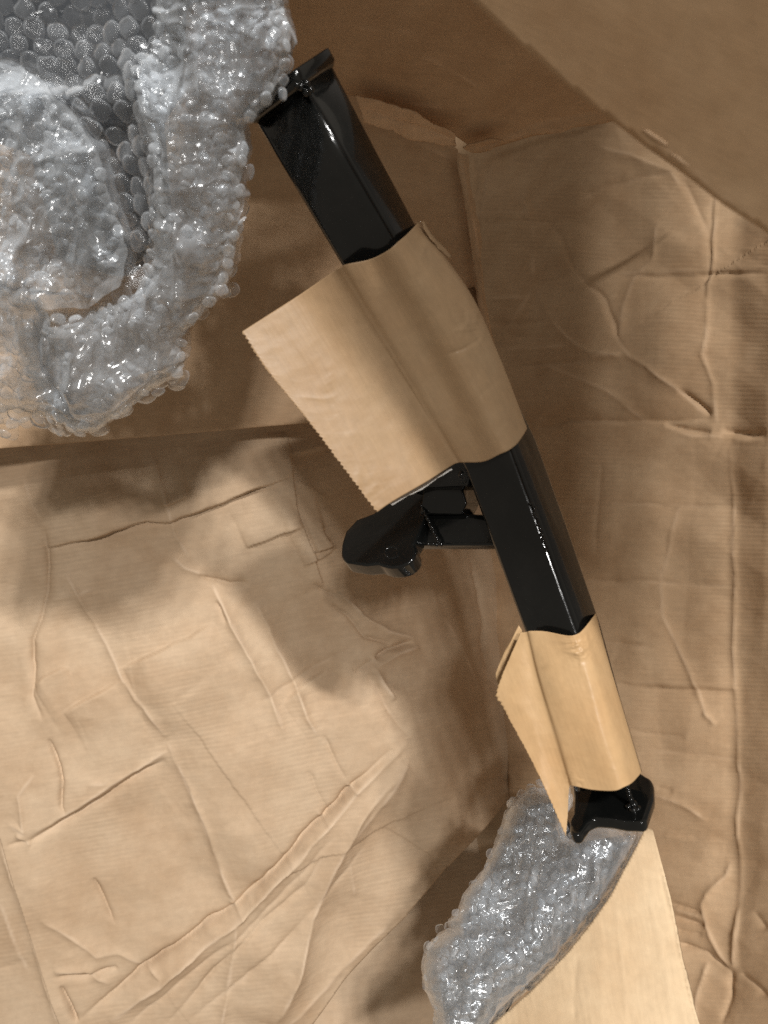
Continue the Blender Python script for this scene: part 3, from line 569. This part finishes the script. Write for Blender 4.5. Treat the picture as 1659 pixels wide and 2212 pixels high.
# ---------------------------------------------------------------- kraft paper wraps
def cr1(P, n):
    P = np.array(P, float); m = len(P); E = np.vstack([2 * P[0] - P[1], P, 2 * P[-1] - P[-2]]); o = []
    for t in np.linspace(0, m - 1, n):
        i = min(int(t), m - 2); f = t - i; a, b, c, d = E[i], E[i + 1], E[i + 2], E[i + 3]
        o.append(.5 * ((2 * b) + (c - a) * f + (2 * a - 5 * b + 4 * c - d) * f * f + (3 * b - a - 3 * c + d) * f ** 3))
    return np.array(o)
def paper(name, cols, nr, nc, m, parent, zig=5.0, zper=11., h=None, label=None, ragcol=None, ragtop=0):
    G = np.array([cr1(c, nr) for c in cols])                       # columns x rows x 3 (u, v, d)
    H = np.array([cr1(G[:, j], nc) for j in range(nr)])            # rows x cols x 3
    if zig:                                                        # pinked (serrated) cut edge
        e = H[:, 0, :2]; al = np.concatenate([[0], np.cumsum(np.hypot(*np.diff(e, axis=0).T))])
        tri = abs((al / zper) % 1 - .5) * 2
        dr = H[:, 2, :2] - H[:, 0, :2]; dr /= np.linalg.norm(dr, axis=1)[:, None] + 1e-9
        H[:, 0, :2] += dr * (tri * zig * (.5 + .9 * vn(al, al * 0, 16, 9)))[:, None]
    if ragcol:
        for k in range(nc - ragcol, nc):
            H[:, k, 0] += 6 * fbm(np.arange(nr) * 3., np.zeros(nr) + k * 0, 20, 5, 3) * (k - nc + ragcol + 1) / ragcol
    u, v, d = H[..., 0].ravel(), H[..., 1].ravel(), H[..., 2].ravel()
    if h: d = d - h(u, v)
    P = at(u, v, d); fs = []
    i = np.arange((nr - 1) * nc).reshape(nr - 1, nc)[:, :-1].ravel()
    f = np.stack([i, i + nc, i + nc + 1, i + 1], -1)
    o = link(name, grid_mesh(name, P, f, np.stack([u, -v], -1) / 1000), m, parent, label)
    s = o.modifiers.new('thickness', 'SOLIDIFY'); s.thickness = .0005; s.offset = 0
    return o
def pcr(spec, blobs):
    def f(u, v):
        g = crease(u, v, spec)
        for x, y, rr, a, sc_ in blobs: g = g + a * np.exp(-((u - x) ** 2 + (v - y) ** 2) / rr ** 2) * (ridged(u, v, sc_, 77, 3) - .4)
        return g
    return f
pc1 = pcr([('V', [(958, 768), (1000, 752), (1045, 722)], .5, 5), ('R', [(702, 765), (716, 800), (712, 845)], .35, 5), ('V', [(600, 720), (690, 830), (760, 960)], .25, 9), ('P', [(780, 700), (860, 800), (900, 900)], .3, 8),
           ('V', [(1080, 820), (1040, 850), (1020, 900)], .25, 6), ('R', [(640, 860), (720, 860)], .2, 8)], [(1030, 690, 45, .004, 30), (930, 520, 30, .003, 22), (800, 1060, 50, .0015, 40)])
pc2 = pcr([('R', [(1170, 1442), (1200, 1428), (1240, 1416), (1276, 1400)], .5, 6), ('V', [(1210, 1400), (1250, 1392), (1280, 1420)], .5, 5), ('R', [(1100, 1500), (1150, 1560), (1170, 1640)], .2, 8)], [(1255, 1395, 32, .0045, 26), (1240, 1690, 25, .002, 22)])
pw1 = root('kraft_paper_wrap', 'wide pale kraft paper sheet round the upper tube, loose flap sticking out left', 'paper wrap', tuple(at(900, 800, .62)), 'kraft paper wraps round the tube')
hp = lambda s, a=.0008: (lambda u, v: a * fbm(u, v, 130, s, 3) + a * .15 * fbm(u, v, 25, s, 2))
SH = lambda c: [[(u, v, d - np.interp(v, [520, 900], [.015, .004])) for u, v, d in k] for k in c]
paper('sheet', SH([
 [(520, 718, .590), (575, 800, .592), (660, 905, .597), (735, 1005, .603), (812, 1108, .610)],
 [(570, 686, .592), (690, 850, .600), (770, 960, .606), (848, 1083, .613)],
 [(648, 636, .594), (755, 800, .603), (840, 920, .612), (922, 1040, .620)],
 [(712, 592, .585), (790, 715, .596), (880, 850, .614), (972, 1008, .636)],
 [(735, 577, .576), (812, 705, .592), (900, 850, .614), (988, 1000, .640)],
 [(752, 570, .570), (832, 700, .588), (915, 840, .611), (1004, 999, .637)],
 [(800, 560, .568), (875, 685, .588), (950, 815, .610), (1045, 997, .631)],
 [(838, 541, .556), (920, 670, .577), (990, 800, .598), (1080, 981, .619)],
 [(858, 524, .554), (945, 655, .575), (1012, 785, .596), (1100, 972, .6175)],
 [(880, 505, .560), (978, 640, .580), (1045, 775, .602), (1120, 955, .624)],
 [(903, 480, .578), (1012, 628, .597), (1078, 770, .620), (1138, 925, .642)],
 [(893, 488, .612), (1000, 640, .632), (1062, 780, .650), (1124, 930, .672)]]), 170, 110, M_paper, pw1, h=lambda u, v: hp(61)(u, v) + pc1(u, v) + .0004 * (ridged(u, v, 60, 31, 3) - .4), ragcol=None, label='pale kraft paper sheet with a serrated left edge')
# torn seam of the paper down the tube's far side, and the raised overlap edge
q1 = plane((925, 480, .562), (1040, 715, .602), (960, 600, .568))
sheet('torn_edge', [(905, 477), (915, 480), (932, 506), (950, 526), (974, 551), (968, 556), (946, 536), (930, 518), (915, 496)], lambda u, v: q1(u, v), [], lambda u, v: .001 * ridged(u, v, 22, 4, 3), M_paper, pw1, 2.4, .0004, rag=6, label='furry torn seam of the paper')
sheet('torn_edge', [(1020, 650), (1030, 664), (1038, 690), (1046, 714), (1042, 716), (1032, 700), (1026, 680)], lambda u, v: plane((1020, 640, .598), (1045, 720, .607), (1030, 700, .600))(u, v), [], lambda u, v: .001 * ridged(u, v, 22, 9, 3), M_paper, pw1, 2.4, .0004, rag=5)
M_white, nt_, bw = mat('white_foam_lining'); bw.inputs['Base Color'].default_value = (.72, .70, .66, 1)
sheet('lining', [(838, 1084), (870, 1066), (905, 1047), (940, 1030), (976, 1010), (979, 1014), (950, 1030), (912, 1056), (880, 1072), (848, 1092)], lambda u, v: plane((840, 1090, .619), (975, 1010, .648), (900, 1050, .633))(u, v), [], lambda u, v: .0006 * ridged(u, v, 12, 4, 2), M_white, pw1, 2.2, .0006, rag=2, label='thin white lining showing under the paper edge')
def rescale(cols, shift):
    return [[(u, v, d * np.interp(v, [1365, 1535, 1700], [.600 / .67, .590 / .686, .581 / .702]) + shift) for u, v, d in c] for c in cols]
pw2 = root('kraft_paper_wrap', 'narrow kraft paper sleeve, coloured orange-brown as lit, round the lower tube, ending in a pointed serrated tip', 'paper wrap', tuple(at(1280, 1550, .72)), 'kraft paper wraps round the tube')
paper('sheet', rescale([
 [(1124, 1366, .690), (1072, 1492, .715), (1085, 1530, .718), (1150, 1650, .722), (1188, 1730, .722), (1222, 1808, .720)],
 [(1130, 1366, .689), (1120, 1500, .708), (1170, 1610, .715), (1226, 1765, .722)],
 [(1138, 1365, .687), (1158, 1470, .700), (1198, 1600, .710), (1230, 1700, .722)],
 [(1146, 1363, .683), (1170, 1465, .693), (1212, 1598, .704), (1240, 1698, .716)],
 [(1178, 1364, .676), (1205, 1470, .684), (1245, 1600, .697), (1280, 1706, .708)],
 [(1225, 1373, .666), (1256, 1475, .677), (1292, 1597, .687), (1326, 1708, .698)],
 [(1246, 1370, .6645), (1278, 1473, .675), (1313, 1592, .6855), (1348, 1700, .6965)],
 [(1262, 1357, .671), (1298, 1462, .681), (1334, 1580, .692), (1366, 1690, .703)],
 [(1286, 1326, .694), (1316, 1436, .704), (1350, 1550, .714), (1385, 1668, .724)],
 [(1278, 1334, .724), (1308, 1440, .734), (1340, 1560, .744), (1374, 1672, .754)]], 0.0), 170, 90, M_paper2, pw2, h=lambda u, v: hp(71, .0007)(u, v) + pc2(u, v) + .0004 * (ridged(u, v, 50, 33, 3) - .4), label='kraft paper coloured orange-brown as lit, with a serrated pointed edge')
sheet('inner_layer', [(1120, 1350), (1128, 1362), (1124, 1380), (1100, 1440), (1078, 1484), (1072, 1468), (1070, 1455), (1088, 1410), (1108, 1375)], lambda u, v: plane((1120, 1350, .630), (1070, 1460, .640), (1085, 1480, .640))(u, v), [('R', [(1118, 1356), (1085, 1440)], 1, 6)], hp(5, .0005), M_paper2, pw2, 2.6, .0005, rag=1.5)

# ---------------------------------------------------------------- pale cardboard sleeve at the lower right
qB1 = plane((1408, 1795, .755), (1060, 2212, .66), (1480, 2212, .62))
qB2 = plane((1408, 1795, .755), (1478, 2120, .64), (1560, 2100, .75))
qB = lambda u, v: qB1(u, v) - .00006 * np.maximum(0, 1300 - u) ** 1.25
slv = root('cardboard_sheet', 'bright tan corrugated cardboard sheet with a curved edge, standing by the lower bubble wrap', 'cardboard sheet', tuple(at(1300, 2150, .68)))
pB = UB([(1128, 508), (1145, 500), (1165, 508), (1200, 640), (1240, 800), (1290, 1060), (1335, 1250), (1365, 1341), (1440, 1900), (-60, 1900), (480, 1341), (640, 1200), (800, 1035), (900, 910), (985, 790), (1050, 665), (1095, 580)])
sheet('panel', pB, qB, [('R', UB([(1010, 800), (1060, 1341)]), .5, 14), ('V', UB([(840, 1040), (820, 1341)]), .5, 14), ('R', UB([(1110, 640), (1200, 1000), (1260, 1341)]), .5, 16), ('V', UB([(1190, 640), (1280, 1060), (1350, 1341)]), .8, 8)],
      soft(83, .0012), M_bright, slv, 4.0, .004)

# ---------------------------------------------------------------- bubble wrap
def make_bubble(seed, segs=16, rings=6):
    g = np.random.default_rng(seed); V = []; fs = []
    ph = g.uniform(0, 6.28, 4); am = g.uniform(0, .10, 4); dent = g.uniform(-.25, .06)
    for i in range(rings + 1):
        a = i / rings * math.pi / 2; rr = math.cos(a) ** .55; z = math.sin(a) ** .8
        for k in range(segs):
            t = 2 * math.pi * k / segs; mod = 1 + sum(am[j] * math.cos((j + 2) * t + ph[j]) for j in range(3)) * .8
            zz = z * (.50 + .10 * math.cos(t + ph[0])) + (dent * (1 - rr) ** 1.0 if i > 2 else 0)
            V.append((rr * mod * math.cos(t), rr * mod * math.sin(t), zz + g.normal() * .018))
        if i == rings: V = V[:-segs]; V.append((0, 0, .50 + dent * 1.1))
    for i in range(rings - 1):
        for k in range(segs): fs.append([i * segs + k, i * segs + (k + 1) % segs, (i + 1) * segs + (k + 1) % segs, (i + 1) * segs + k])
    c = len(V) - 1
    for k in range(segs): fs.append([(rings - 1) * segs + k, (rings - 1) * segs + (k + 1) % segs, c])
    return np.array(V), fs
BUB = [make_bubble(100 + i) for i in range(9)]
BMESH = []
for V, fs in BUB:
    me = grid_mesh('bubble', V, fs); me.materials.append(M_bub); me.polygons.foreach_set('use_smooth', [True] * len(me.polygons)); BMESH.append(me)
def wrap_layer(parent, poly, q, h, sp, seed, warp, fm, bub_scale=.47, step=5.0, individual=0, film_name='film', skip=None, rad=None, centre=None, bfilm=True, im=None):
    g = np.random.default_rng(seed)
    Q = lambda u, v: q(u, v)
    if bfilm: sheet(film_name, poly, Q, [], h, fm, parent, step, .0003, rag=4, ragseed=seed).modifiers.clear()
    xs = [p[0] for p in poly]; ys = [p[1] for p in poly]
    pts = []; j = 0; y = min(ys) - 40
    while y < max(ys) + 40:
        x = min(xs) - 40 + (sp / 2 if j % 2 else 0)
        while x < max(xs) + 40: pts.append((x, y)); x += sp
        y += sp * .866; j += 1
    p = np.array(pts); a = g.uniform(0, 3.1); cu, cv = np.mean(xs), np.mean(ys)
    ca, sa = math.cos(a * .3), math.sin(a * .3); pu = (p[:, 0] - cu) * ca - (p[:, 1] - cv) * sa + cu; pv = (p[:, 0] - cu) * sa + (p[:, 1] - cv) * ca + cv
    u = pu + warp * fbm(pu, pv, 130, seed, 3) * 2; v = pv + warp * fbm(pu, pv, 130, seed + 7, 3) * 2
    ins = inside(u, v, [(float(a_), float(b_)) for a_, b_ in poly]); 
    if skip is not None: ins &= ~skip(u, v)
    u, v = u[ins], v[ins]
    def S(u, v):
        P = at(u, v, 1 / Q(u, v)); P[:, 2] += h(u, v); return P
    P = S(u, v); e = 3.; du = S(u + e, v) - P; dv = S(u, v + e) - P
    N = np.cross(dv, du); N /= np.linalg.norm(N, axis=1)[:, None]; N *= np.where(N[:, 2:3] < 0, -1, 1)
    T = np.cross(N, np.array([.3, 1, .1])); T /= np.linalg.norm(T, axis=1)[:, None]; B = np.cross(N, T)
    r = sp * bub_scale / F / Q(u, v) * g.uniform(.86, 1.08, len(u))
    if rad is not None: r = r * rad(u, v)
    sq = g.uniform(.55, 1.05, len(u))
    order = np.argsort(-r if centre is None else np.hypot(u - centre[0], v - centre[1]))
    AV = []; AF = []; off = 0
    from mathutils import Matrix
    pl = Vector(parent.location)
    for n_, i in enumerate(order):
        k = int(g.integers(len(BUB))); th = g.uniform(0, 6.28)
        t = T[i] * math.cos(th) + B[i] * math.sin(th); b = np.cross(N[i], t)
        if n_ < individual:
            o = bpy.data.objects.new('bubble', BMESH[k]); C.objects.link(o); o.parent = parent
            M = Matrix(((t[0] * r[i], b[0] * r[i], N[i][0] * r[i] * sq[i], P[i][0] - pl.x), (t[1] * r[i], b[1] * r[i], N[i][1] * r[i] * sq[i], P[i][1] - pl.y), (t[2] * r[i], b[2] * r[i], N[i][2] * r[i] * sq[i], P[i][2] - pl.z), (0, 0, 0, 1)))
            o.matrix_local = M
            if im: o.material_slots[0].link = 'OBJECT'; o.material_slots[0].material = im
        else:
            V, fs = BUB[k]; AV.append(P[i] + r[i] * (V[:, :1] * t + V[:, 1:2] * b + V[:, 2:] * N[i] * sq[i]))
            AF += [[x + off for x in f] for f in fs]; off += len(V)
    return AV, AF
def merge(name, parts, parent, bm_):
    V = []; Fs = []; off = 0
    for AV, AF in parts:
        for a in AV: V.append(a)
        Fs += [[x + off for x in f] for f in AF]; off += sum(len(a) for a in AV)
    if not V: return
    o = link(name, grid_mesh(name, np.vstack(V), Fs), bm_, parent); o['kind'] = 'stuff'
bwr = root('bubble_wrap', 'large crumpled heap of clear bubble wrap filling the upper left corner', 'bubble wrap', tuple(at(200, 400, .5)), 'bubble wrap')
WP = [(-150, -450), (780, -450), (820, -250), (700, -110), (596, -60), (592, 0), (612, 18), (628, 50), (622, 90), (613, 130), (603, 175), (588, 205), (575, 228), (545, 255), (518, 276), (526, 310), (535, 345), (520, 385), (528, 425), (512, 470), (505, 520), (498, 575), (492, 615), (470, 655), (432, 690), (398, 718), (380, 745), (398, 790), (392, 824), (350, 838), (310, 858), (270, 892), (205, 940), (172, 950), (120, 932), (60, 926), (20, 945), (-20, 965), (-150, 960)]  # bulge above the frame is unseen, added to shade the inner flap
qW0 = plane((0, 0, .46), (560, 100, .475), (200, 900, .60))
wpts = [(float(a), float(b)) for a, b in WP]
def edged(u, v): 
    d = pdist(u, v, wpts + wpts[:1])[0]; return d
def hw(u, v):
    e = edged(u, v)
    f = .016 * fbm(u, v, 240, 3, 2) + .010 * (ridged(u + 30 * fbm(u, v, 90, 2, 2), v, 150, 21, 2) - .4)
    f = f + .010 * np.exp(-(pdist(u, v, [(300, 150), (350, 320), (360, 480), (420, 560)])[0] / 28) ** 2)
    f = f + .012 * np.exp(-(pdist(u, v, [(0, 580), (110, 640), (170, 760), (150, 900)])[0] / 30) ** 2)
    f = f - .012 * np.exp(-(pdist(u, v, [(250, 300), (260, 470), (300, 560)])[0] / 40) ** 2)
    f = f - .010 * sm((300 - u) / 80) * sm((230 - v) / 80)
    return f - .012 * np.exp(-e / 14)
clear = lambda u, v: (((u < 345 - .1 * v) & (v < 215 + .25 * np.abs(u - 180))) | ((u > 185) & (u < 330) & (v < 470) & (v > 180)))
parts = [wrap_layer(bwr, WP, qW0, hw, 46, 11, 14, M_film, step=5.0, individual=290, centre=(190, 200), bub_scale=.50)]
def lay(poly, q, h, sp, seed, warp, mt, **k): return wrap_layer(bwr, poly, q, h, sp, seed, warp, mt, **k)
hk = lambda s, a=.008, sc_=70: (lambda u, v: hw(u, v) + a * (ridged(u, v, sc_, s, 3) - .5))
# second and third crumpled layers over the cloudy parts
W2 = [(330, -150), (585, -150), (610, 20), (626, 60), (608, 160), (570, 228), (520, 275), (528, 340), (515, 400), (522, 440), (505, 520), (495, 600), (430, 688), (380, 745), (394, 800), (350, 836), (270, 890), (190, 945), (120, 930), (60, 800), (40, 700), (170, 690), (290, 640), (330, 560), (350, 440), (340, 330), (300, 180), (330, 60)]
W3 = [(-150, 110), (0, 130), (90, 190), (150, 240), (210, 330), (240, 440), (275, 540), (262, 615), (190, 665), (90, 650), (-150, 620)]
W4 = [(-150, 560), (0, 575), (80, 600), (130, 680), (100, 740), (130, 830), (200, 900), (180, 945), (120, 930), (60, 925), (-150, 955)]
clearparts = parts; parts = []
M_top = film('top_film', .07, .5, (.90, .95, 1.0), 100.0, .0015, .11, .5)
for k_, (pl_, sd_) in enumerate(((W2, 41), (W3, 43), (W4, 47))):
    sheet('loose_film', pl_, lambda u, v: qW0(u, v) + .085, [], (lambda f_, p_: lambda u, v: f_(u, v) - .035 * np.exp(-pdist(u, v, p_ + p_[:1])[0] / 16))(hk(sd_, .022, 120), [(float(a), float(b)) for a, b in pl_]), M_top, bwr, 4.0, .0003, rag=6, ragseed=sd_).modifiers.clear()
parts.append(lay(W2, lambda u, v: qW0(u, v) + .05, hk(31, .010, 75), 31, 21, 14, M_milkfilm, step=4.0))
parts.append(lay(W2, lambda u, v: qW0(u, v) - .06, hk(33, .012, 70), 33, 24, 18, M_milkfilm, step=5.0))
parts.append(lay(W3, lambda u, v: qW0(u, v) + .06, hk(35, .010, 75), 31, 27, 16, M_milkfilm, step=4.0))
parts.append(lay(W4, lambda u, v: qW0(u, v) + .05, hk(37, .011, 75), 30, 29, 14, M_milkfilm, step=4.0))
parts.append(lay([(a, b) for a, b in WP if True], lambda u, v: qW0(u, v) - .12, hk(39, .008, 90), 40, 31, 14, M_film2, step=6.0, skip=clear, bfilm=False))
merge('bubble_layer', parts, bwr, M_milk); merge('bubble_layer', clearparts, bwr, M_bub)

# the dark part seen through the big wrap
w1 = root('wrapped_steel_part', 'dark steel part seen through the clear bubbles in the upper left corner', 'steel part', tuple(at(150, 200, .6)))
def slab(poly, q, th, parent, name):
    o, n = plate(name, poly, q, th, .006, m=M_steelblue); o.parent = parent; o.location = -Vector(parent.location); return o
M_steelblue, nts, bs = mat('dull_dark_steel'); bs.inputs['Base Color'].default_value = (.012, .016, .022, 1); bs.inputs['Roughness'].default_value = .5
slab([(-200, -600), (820, -600), (800, -150), (640, -45), (380, -25), (375, 60), (372, 180), (330, 250), (345, 430), (330, 540), (250, 600), (120, 560), (60, 330), (-200, 250)], plane((0, 0, .57), (400, 0, .57), (200, 500, .62)), .04, w1, 'body')  # upper end runs on out of view, added to keep light off the flap

# lower wrap
bw2 = root('bubble_wrap', 'smaller grey bundle of bubble wrap at the bottom beside the tan cardboard sheet', 'bubble wrap', tuple(at(1150, 2000, .78)), 'bubble wrap')
LP = UB([(640, 335), (690, 320), (740, 330), (820, 310), (830, 400), (800, 450), (790, 500), (800, 540), (840, 545), (880, 490), (960, 478), (1050, 500), (1128, 500), (1130, 540), (1090, 620), (1030, 760), (960, 860), (860, 980), (700, 1150), (540, 1290), (470, 1400), (230, 1400), (240, 1290), (195, 1200), (185, 1100), (205, 1020), (250, 960), (310, 930), (300, 900), (350, 850), (370, 780), (420, 720), (470, 650), (490, 600), (530, 500), (560, 420), (600, 360)])
qS = plane((1150, 1760, .80), (1000, 2150, .72), (1380, 1830, .79))
lpts = LP + LP[:1]
def hs(u, v):
    e = pdist(u, v, lpts)[0]; rd = pdist(u, v, UB([(1000, 560), (800, 740), (620, 960), (430, 1150), (340, 1341)]))[0]
    return .016 * np.exp(-(rd / 60) ** 2) + .011 * (ridged(u, v, 110, 55, 3) - .4) + .009 * (ridged(u, v, 45, 77, 2) - .4) - .014 * np.exp(-e / 12)
parts = [wrap_layer(bw2, LP, qS, hs, 25, 51, 8, M_film, step=4.0, individual=290, centre=(1120, 1950), im=M_milk),
         wrap_layer(bw2, LP, lambda u, v: qS(u, v) - .05, lambda u, v: hs(u, v) + .008 * (ridged(u, v, 60, 65, 2) - .4), 24, 53, 10, M_milkfilm, step=5.0)]
parts.append(wrap_layer(bw2, LP, lambda u, v: qS(u, v) + .02, lambda u, v: hs(u, v) + .008 * (ridged(u, v, 50, 69, 2) - .5), 22, 57, 10, M_film, step=4.0))
sheet('loose_film', LP, lambda u, v: qS(u, v) + .05, [], lambda u, v: hs(u, v) + .010 * (ridged(u, v, 90, 91, 3) - .5) - .02 * np.exp(-pdist(u, v, lpts)[0] / 14), M_top, bw2, 4.0, .0003, rag=5).modifiers.clear()
merge('bubble_layer', parts, bw2, M_milk)
w2 = root('wrapped_steel_part', 'dark steel part hidden inside the smaller bubble wrap bundle at the bottom', 'steel part', tuple(at(1150, 2000, .86)))
slab(UB([(640, 400), (760, 380), (860, 560), (1080, 520), (1060, 640), (960, 820), (800, 1000), (600, 1200), (480, 1400), (300, 1400), (260, 1150), (380, 860), (480, 700), (560, 520)]), lambda u, v: qS(u, v) - .17, .03, w2, 'body')
